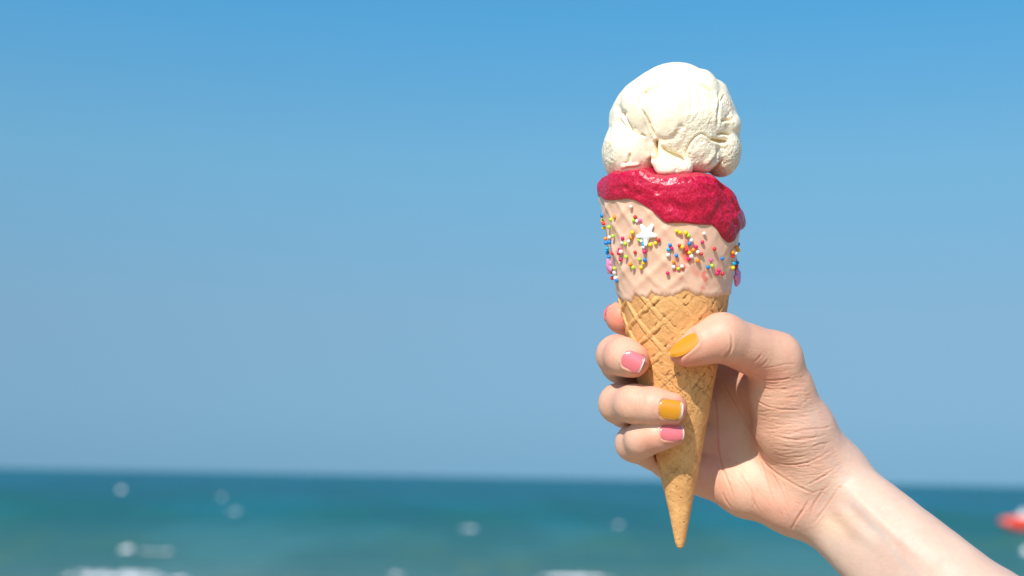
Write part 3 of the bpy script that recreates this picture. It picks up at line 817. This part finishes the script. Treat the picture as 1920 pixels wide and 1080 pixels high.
def crease(pts, wd, dep, rd=0.25, z=None, nzlim=0.2, wob=0.4):
    global D, red
    P_ = smoothline(pts) if len(pts) > 2 else np.array(pts, float)
    lo = P_.min(0) - 12; hi = P_.max(0) + 12
    m = np.nonzero((sx > lo[0]) & (sx < hi[0]) & (sy > lo[1]) & (sy < hi[1]) & (N[:, 2] < nzlim))[0]
    if z is not None: m = m[(V[m, 2] > z[0]) & (V[m, 2] < z[1])]
    if len(m) == 0: return
    X = sx[m]; Y = sy[m]; d = np.full(len(m), 1e9); tl = np.zeros(len(m)); n_ = len(P_) - 1
    for i in range(n_):
        x0, y0 = P_[i]; dx, dy = P_[i + 1] - P_[i]; L = dx * dx + dy * dy + 1e-9
        t = np.clip(((X - x0) * dx + (Y - y0) * dy) / L, 0, 1); e = np.hypot(X - x0 - t * dx, Y - y0 - t * dy)
        k = e < d; d = np.where(k, e, d); tl = np.where(k, (i + t) / n_, tl)
    d = d + wob * WOB[m]
    e = ss(nzlim, nzlim - 0.3, N[m, 2]) * ss(0, 0.22, tl) * ss(1, 0.78, tl) * np.clip(1 + 0.55 * WOB2[m], 0.3, 1.5)
    D[m] -= 0.75 * dep * np.exp(-(d / wd) ** 2) * e; red[m] += rd * np.exp(-(d / (wd * 1.8)) ** 2) * e
    D[m] += dep * 0.20 * np.exp(-((np.abs(d) - wd * 2.4) / (wd * 1.2)) ** 2) * e
WOB = fbm(V, 9, 2, 5); WOB2 = fbm(V, 14, 2, 6)
def z5(l): return [(1300 + x / 4.153, 820 + y / 4.153) for x, y in l]
def zA(l): return [(1380 + x / 3.858, 600 + y / 3.858) for x, y in l]
def z4(l): return [(1200 + x / 3.376, 560 + y / 3.376) for x, y in l]
PZ = (-20, 260)
# palm lines
crease(z5([(175, -40), (185, 60), (215, 200), (250, 300), (290, 400), (320, 510)]), 1.6, 2.2, 0.55, PZ)
crease(z4([(470, 560), (480, 700), (490, 850), (500, 1000)]), 1.5, 1.8, 0.5, PZ)
crease(z4([(490, 480), (580, 640), (660, 770), (730, 900), (790, 1030)]), 1.5, 2.0, 0.5, PZ)
crease(z5([(380, 20), (470, 100), (530, 200), (570, 330), (600, 440), (650, 560)]), 1.4, 1.1, 0.4, PZ)
crease(z5([(440, -10), (520, 90), (640, 190), (760, 215), (870, 205)]), 1.3, 1.5, 0.35)
crease(z5([(470, 60), (540, 180), (620, 260), (720, 330), (850, 400), (980, 450)]), 1.7, 2.4, 0.6)
crease(z5([(330, 230), (400, 340), (460, 440), (470, 500), (530, 610)]), 1.5, 1.6, 0.5)
crease(z5([(230, 420), (245, 480), (300, 560)]), 1.7, 2.0, 0.5); crease(z5([(160, 440), (180, 400)]), 1.5, 1.0, 0.3)
crease(z5([(455, 560), (480, 510)]), 1.4, 1.2, 0.3)
crease(z5([(600, 260), (680, 400), (720, 500), (760, 600)]), 1.3, 0.9, 0.35)
crease(z5([(690, 340), (730, 440), (750, 520)]), 1.2, 0.7, 0.3)
crease(z5([(560, 180), (640, 330), (700, 470)]), 1.2, 0.7, 0.3)
# wrist folds
crease(z5([(755, 730), (800, 650), (860, 560), (900, 490)]), 1.9, 3.0, 0.6)
crease(z5([(905, 640), (935, 530), (980, 460), (1040, 370)]), 1.6, 2.0, 0.4)
crease(z5([(920, 700), (990, 600), (1050, 520), (1100, 440), (1150, 370)]), 1.6, 1.7, 0.3)
crease(z5([(850, 385), (950, 340), (1050, 280), (1120, 230)]), 1.5, 1.8, 0.35)
crease(z5([(870, 470), (960, 420), (1030, 400), (1090, 310)]), 1.2, 1.0, 0.3)
crease(z5([(960, 690), (1020, 620)]), 1.2, 0.8, 0.2); crease(z5([(790, 500), (850, 530), (920, 520)]), 1.1, 0.6, 0.2)
# thumb: joint folds and the web folds
crease([(1369, 622), (1373, 640), (1371, 655), (1362, 668), (1352, 676)], 1.9, 4.0, 0.6)
crease([(1364, 645), (1363, 658), (1357, 668)], 1.2, 1.2, 0.3)
for k_ in range(9):
    x = 1383 + k_ * 5.5
    crease([(x, 640 + k_ * 2), (x + 2 - k_ * .6, 665 + k_ * 1.5), (x - 4 - k_, 690 + k_ * .5)], 1.0, 0.25 + 0.1 * (k_ % 3), 0.10)
crease(zA([(200, 230), (160, 280), (120, 310), (90, 345)]), 1.6, 1.2, 0.6); crease(zA([(245, 265), (200, 320), (140, 345), (80, 360)]), 1.7, 1.5, 0.6)
crease(zA([(75, 350), (90, 385), (140, 400), (200, 405)]), 1.5, 1.6, 0.6)
crease(zA([(150, 430), (250, 435), (330, 435), (420, 405)]), 1.3, 1.8, 0.5); crease(zA([(200, 350), (290, 335), (370, 320), (450, 320)]), 1.2, 1.2, 0.4)
crease(zA([(180, 475), (240, 500), (330, 500), (400, 490)]), 1.2, 1.2, 0.4)
crease(zA([(120, 560), (190, 610), (280, 640), (380, 650), (500, 645)]), 1.2, 1.5, 0.35)
crease(zA([(250, 830), (350, 855), (450, 865), (560, 855), (650, 840)]), 1.4, 1.7, 0.3)
crease(zA([(450, 800), (560, 790), (650, 780), (700, 765)]), 1.4, 1.9, 0.3)
crease(zA([(300, 1040), (400, 1045), (520, 1030), (620, 985), (690, 940)]), 1.4, 1.8, 0.35)
crease(zA([(540, 930), (600, 900), (680, 890)]), 1.3, 1.3, 0.25)
# fine skin folds over the thumb ball
rr = np.random.default_rng(3)
for k_ in range(150):
    y = 700 + k_ * 1.32 + rr.uniform(-3, 3)
    x0 = 1414 + max(0, (y - 800)) * 0.5 + rr.uniform(0, 95); x1 = min(x0 + rr.uniform(22, 85), 1506 + (y - 700) * 0.42)
    if x1 - x0 < 12: continue
    sag = (x1 - x0) * rr.uniform(0.02, 0.12); tilt = rr.uniform(-0.22, 0.14) - 0.14 * float(ss(1460, 1540, (x0 + x1) / 2)) + 0.12 * float(ss(1450, 1410, (x0 + x1) / 2))
    pts = [(x0 + (x1 - x0) * t, y + sag * math.sin(math.pi * t) + tilt * (x1 - x0) * t + rr.uniform(-0.8, 0.8)) for t in np.linspace(0, 1, 5)]
    crease(pts, rr.uniform(0.9, 1.4), rr.uniform(0.3, 0.85), 0.10, wob=0.8)
for k_ in range(40):
    x = rr.uniform(1425, 1540); y = rr.uniform(740, 890); L_ = rr.uniform(12, 34); a = rr.uniform(-1.0, -0.45)
    crease([(x, y), (x + L_ * .5 * math.cos(a), y + L_ * .5 * math.sin(a) + 2), (x + L_ * math.cos(a), y + L_ * math.sin(a))], 1.0, rr.uniform(0.25, 0.55), 0.06)
for k_ in range(26):   # hair-fine lines of the palm and wrist
    x = rr.uniform(1330, 1480); y = 850 + (x - 1330) * 0.45 + rr.uniform(-20, 70); L_ = rr.uniform(15, 50); a = rr.uniform(0.7, 1.2)
    crease([(x, y), (x + L_ * .5 * math.cos(a) + 2, y + L_ * .5 * math.sin(a)), (x + L_ * math.cos(a), y + L_ * math.sin(a))], 1.0, rr.uniform(0.2, 0.5), 0.14)
for k_ in range(26):
    x = rr.uniform(1495, 1600); y = 1000 - (x - 1490) * 1.1 + rr.uniform(-35, 25); L_ = rr.uniform(12, 34); a = rr.uniform(-1.15, -0.7)
    crease([(x, y), (x + L_ * .5 * math.cos(a) + 1, y + L_ * .5 * math.sin(a)), (x + L_ * math.cos(a), y + L_ * math.sin(a))], 1.0, rr.uniform(0.2, 0.5), 0.06)
fold = ss(0.0, 1.0, 1.25 - np.hypot((sx - 1490) / 85, (sy - 800) / 125)) + 0.6 * ss(0, 1, 1.2 - np.hypot((sx - 1540) / 80, (sy - 930) / 90)) + 0.5 * ss(0, 1, 1.2 - np.hypot((sx - 1420) / 40, (sy - 660) / 45))
# tendons of the wrist
def cord(pts, wd, h):
    global D
    L_ = smoothline(pts); d = polydist(sx, sy, L_); e = ss(0.2, -0.1, N[:, 2])
    u = (L_[-1] - L_[0]); ln = np.hypot(*u); tl = ((sx - L_[0][0]) * u[0] + (sy - L_[0][1]) * u[1]) / ln / ln
    D += h * np.exp(-(d / wd) ** 2) * e * ss(-0.05, 0.3, tl) * ss(1.05, 0.6, tl)
cord([(1575, 908), (1618, 946), (1664, 990), (1740, 1056)], 10, 2.6); cord([(1560, 945), (1600, 985), (1650, 1030)], 10, 1.4)
cord([(1570, 930), (1608, 968), (1650, 1010)], 9, -1.7); cord([(1548, 960), (1585, 1000), (1630, 1040)], 10, -1.1); cord([(1610, 905), (1650, 945), (1700, 990)], 15, -1.3)
# knuckle folds on the front finger joints
for x in (1139, 1143, 1148): crease([(x, 650), (x - 2, 668), (x + 2, 688)], 1.2, 0.4, 0.05)
for x in (1190, 1196, 1201, 1206): crease([(x, 738), (x + 2, 757), (x - 1, 778)], 1.1, 0.45, 0.05)
for x in (1205, 1211, 1217): crease([(x, 805), (x + 1, 820), (x - 2, 836)], 1.1, 0.4, 0.05)
D += 0.9 * fbm(V, 34, 2, 61) + 0.22 * fbm(V, 9, 3, 62)
V = V + N * D[:, None]

# skin colour: warm palm, pinker tips and folds, paler forearm
base = np.tile(np.array([0.72, 0.41, 0.285]), (len(V), 1))
arm = ss(1480, 1680, sx + 0.5 * (sy - 800))[:, None]
base = base * (1 - arm) + np.array([0.64, 0.445, 0.35]) * arm
def spot(px, py, rx, ry, amt, c):
    global base
    k_ = (ss(1.0, 0.2, np.hypot((sx - px) / rx, (sy - py) / ry)) * amt)[:, None]
    base = base * (1 - k_) + np.array(c) * k_
PINK = (0.76, 0.25, 0.165)
for p in ((1155, 595, 40, 40, .85), (1206, 688, 42, 44, .7), (1278, 772, 50, 40, .65), (1275, 822, 46, 30, .6), (1285, 678, 60, 22, .75), (1335, 660, 45, 35, .35),
          (1400, 690, 50, 30, .5), (1440, 705, 60, 30, .45), (1360, 690, 40, 40, .3), (1470, 960, 90, 50, .25), (1345, 880, 50, 90, .3), (1135, 670, 20, 40, .2), (1225, 830, 40, 24, .35)):
    spot(*p, PINK)
YEL = (0.84, 0.60, 0.40)
spot(1385, 880, 60, 50, .2, YEL); spot(1570, 985, 60, 40, .35, YEL)
GRY = (0.72, 0.52, 0.42)
spot(1520, 800, 70, 90, .35, GRY); spot(1600, 950, 30, 20, .3, (0.74, 0.56, 0.45)); spot(1628, 1000, 30, 40, .25, (0.70, 0.60, 0.50))
spot(1576, 912, 4, 3.4, .7, (0.45, 0.25, 0.10)); spot(1492, 986, 4, 3, .6, (0.55, 0.22, 0.15)); spot(1600, 908, 4, 3, .25, (0.6, 0.35, 0.2))
for pts_, w_, a_ in (([(1600, 945), (1640, 985), (1680, 1040), (1740, 1100)], 8, .30), ([(1625, 985), (1660, 1000), (1720, 1020)], 6, .2), ([(1560, 860), (1590, 900), (1600, 950)], 6, .2), ([(1520, 760), (1535, 820), (1560, 870)], 7, .22)):
    k_ = (ss(w_ * 1.6, 0, polydist(sx, sy, smoothline(pts_))) * a_ * (N[:, 2] < 0.3))[:, None]
    base = base * (1 - k_) + np.array([0.50, 0.43, 0.40]) * k_
mot = fbm(V, 30, 3, 71)[:, None]
base = base * (1 + 0.09 * mot * np.array([0.35, 1.0, 1.0])) * (1 + 0.05 * fbm(V, 8, 2, 74)[:, None] * np.array([0.4, 1.0, 1.0]))
rk = np.clip(red, 0, 0.9)[:, None]
base = base * (1 - rk * 0.75) + np.array([0.66, 0.28, 0.18]) * rk * 0.75
m = Mat('skin', rough=0.46, spec=0.38, sss=0.28, sssr=(1, .30, .14), ssss=0.0022)
m.base(m.attr('Col'))
v_ = m.n('TexVoronoi', i_Scale=1500.0); v_.feature = 'DISTANCE_TO_EDGE'; m.l(m.tc.outputs['Object'], v_.inputs['Vector'])
fm = m.n('Mapping'); fm.inputs['Scale'].default_value = (220, 220, 900); fm.inputs['Rotation'].default_value = (0, R(12), 0); m.l(m.tc.outputs['Object'], fm.inputs['Vector'])
m.bump(m.math('MULTIPLY', m.noise(1.0, 3, 0.6, fm.outputs[0]), m.attr('fold', 'Fac')), 0.38, 0.0008)
m.bump(v_.outputs['Distance'], 0.25, 0.0003); m.bump(m.noise(700, 4, 0.6), 0.28, 0.0005)
HAND0 = to_world(at(1540, 920, 60))[0]
person = mesh_obj('person', to_world(V), F, m.m, None, HAND0, col=base, ext={'fold': np.clip(fold, 0, 1)})
tag(person, 'bare outstretched arm and hand with yellow and pink painted nails gripping the cone', 'person')

# finger nails laid on the flesh
pol = {'yellow': Mat('yellow_nail_polish', (0.68, 0.275, 0.010), rough=0.18, spec=0.5, coat=0.6),
       'pink': Mat('pink_nail_polish', (0.72, 0.165, 0.19), rough=0.18, spec=0.5, coat=0.6)}
for p_ in pol.values(): p_.bump(p_.noise(260, 2), 0.12, 0.0006)
bare = Mat('bare_nail', (0.72, 0.54, 0.46), rough=0.25, spec=0.5, sss=0.2, ssss=0.001, coat=0.4)
def nail(d, key):
    nu, nv = 30, 26
    us = np.linspace(-0.5, 0.5, nu); vs = np.linspace(-0.5, 0.5, nv)
    U, W_ = np.meshgrid(us, vs, indexing='ij')
    # superellipse outline: square-ish free edge, rounder cuticle
    lim = np.where(U < 0, (1 - np.abs(2 * U) ** 4.5 * 0.35), (1 - np.abs(2 * U) ** 5 * 0.22))
    if key == 'thumb': lim = np.where(U < 0, 1 - np.abs(2 * U) ** 3 * .35, 1 - np.abs(2 * U) ** 2.2 * 0.62)
    endbow = 0.10 * (1 - (2 * W_) ** 2) * np.where(U < 0, -1, 1) * np.abs(2 * U)
    a = (U + endbow * 0.6) * d['L']; b = W_ * d['W'] * lim
    P0 = d['c'] + a.ravel()[:, None] * d['a'] + b.ravel()[:, None] * d['s']
    hh = np.full(len(P0), 30.0)
    P = P0 + d['n'] * hh[:, None]
    for _ in range(14):
        e = hand_f(P); hh -= np.clip(e, -3, 8) * 0.8; P = P0 + d['n'] * hh[:, None]
    H = hh.reshape(nu, nv)
    # a nail is stiff: replace the traced flesh by a smooth arch
    A = np.stack([np.ones(nu * nv), U.ravel(), W_.ravel(), W_.ravel() ** 2], 1)
    mk = (np.abs(W_) < 0.36).ravel() & (U < 0.25).ravel()
    cf, *_ = np.linalg.lstsq(A[mk], H.ravel()[mk], rcond=None)
    cf[3] = np.clip(cf[3], -26, -12)
    if key == 'thumb': cf[1] = np.clip(cf[1], -12, 4)
    Hs = (A @ cf).reshape(nu, nv) - 2.0 * U ** 2 + 1.0
    edge_ = np.maximum(np.abs(2 * U), np.abs(2 * W_))
    top = P0.reshape(nu, nv, 3) + d['n'] * (Hs - 1.2 * ss(0.90, 1.0, edge_) * (U < 0.4))[..., None]
    bot = P0.reshape(nu, nv, 3) + d['n'] * (Hs - 3.2)[..., None]
    cut = {'thumb': 30, 'ring': 27, 'middle': 28, 'little': 28, 'index': 30}[key]
    def shell(i0, i1, name, mat, parent, lift=0.0):
        T = top[i0:i1] + d['n'] * lift; B_ = bot[i0:i1]; n0 = i1 - i0
        Vn = np.concatenate([T.reshape(-1, 3), B_.reshape(-1, 3)]); off_ = n0 * nv
        Ff = gridfaces(n0, nv)
        fs = [tuple(x) for x in Ff] + [tuple(x[::-1] + off_) for x in Ff]
        bd = [(0, j) for j in range(nv)] + [(i, nv - 1) for i in range(1, n0)] + [(n0 - 1, j) for j in range(nv - 2, -1, -1)] + [(i, 0) for i in range(n0 - 2, 0, -1)]
        ix = [i * nv + j for i, j in bd]
        for p, q in zip(ix, ix[1:] + ix[:1]): fs.append((q, p, p + off_, q + off_))
        # orientation: make the top face outward
        t0 = Vn[fs[0][0]], Vn[fs[0][1]], Vn[fs[0][2]]
        if np.cross(t0[1] - t0[0], t0[2] - t0[0]) @ d['n'] < 0: fs = [f[::-1] for f in fs]
        return mesh_obj(name, to_world(Vn), fs, mat, parent, HAND0)
    o = shell(0, cut, 'fingernail', pol[d['tip']].m, person, 0.5)
    o['label'] = {'thumb': 'yellow polished nail of the thumb', 'ring': 'yellow polished nail of the ring finger', 'middle': 'pink polished nail of the middle finger',
                  'little': 'pink polished nail of the little finger', 'index': 'pink nail of the index finger seen edge on'}[key]
    if cut < nu: shell(cut - 1, nu, 'nail_edge', bare.m, o)
for k_, d in NAILS.items(): nail(d, k_)

# ------------------------------------------------------------------ red and white water scooter far out on the right
g = ray_ground(1946, 995)
js = bpy.data.objects.new('water_scooter', None); link(js); js.location = (g[0], g[1], 0.0); js.rotation_euler = (0, 0, R(6))
tag(js, 'small red and white water scooter out on the sea at the right edge', 'water scooter')
red_m = Mat('red_gelcoat', (0.76, 0.06, 0.025), rough=0.3, coat=0.4); wh_m = Mat('white_gelcoat', (0.8, 0.8, 0.78), rough=0.35); bk_m = Mat('black_vinyl', (0.03, 0.03, 0.03), rough=0.6)
def loft(name, secs, mat, parent):
    n_ = 20; Vv = []
    for x, z0, z1, w in secs:
        a = np.linspace(0, 2 * np.pi, n_, endpoint=False)
        cz = (z0 + z1) / 2; hz = (z1 - z0) / 2
        Vv.append(np.stack([np.full(n_, x), w * np.sign(np.cos(a)) * np.abs(np.cos(a)) ** .7, cz + hz * np.sign(np.sin(a)) * np.abs(np.sin(a)) ** .8], 1))
    Fc = []
    for i in range(len(secs) - 1):
        for k in range(n_): Fc.append((i * n_ + k, i * n_ + (k + 1) % n_, (i + 1) * n_ + (k + 1) % n_, (i + 1) * n_ + k))
    Fc.append(tuple(range(n_))[::-1]); Fc.append(tuple((len(secs) - 1) * n_ + k for k in range(n_)))
    return mesh_obj(name, np.concatenate(Vv), Fc, mat, parent)
loft('hull', [(-2.05, 0.42, 0.5, 0.08), (-1.8, 0.2, 0.62, 0.3), (-1.2, -0.05, 0.72, 0.5), (0, -0.15, 0.6, 0.6), (1.2, -0.15, 0.5, 0.6), (1.6, -0.1, 0.45, 0.55)], red_m.m, js)
loft('deck', [(-1.1, 0.64, 0.72, 0.26), (-0.7, 0.60, 0.86, 0.32), (-0.3, 0.56, 0.96, 0.3), (0.1, 0.5, 0.85, 0.3), (0.5, 0.45, 0.7, 0.3)], wh_m.m, js)
loft('seat', [(0.2, 0.68, 0.92, 0.14), (0.6, 0.6, 0.95, 0.2), (1.2, 0.5, 0.85, 0.2), (1.5, 0.45, 0.75, 0.16)], bk_m.m, js)
loft('handlebar', [(-0.42, 0.96, 1.04, 0.34), (-0.36, 0.95, 1.06, 0.36), (-0.3, 0.96, 1.04, 0.34)], bk_m.m, js)
loft('windshield', [(-0.92, 0.72, 0.80, 0.14), (-0.80, 0.74, 1.02, 0.18), (-0.72, 0.76, 1.06, 0.16)], wh_m.m, js)
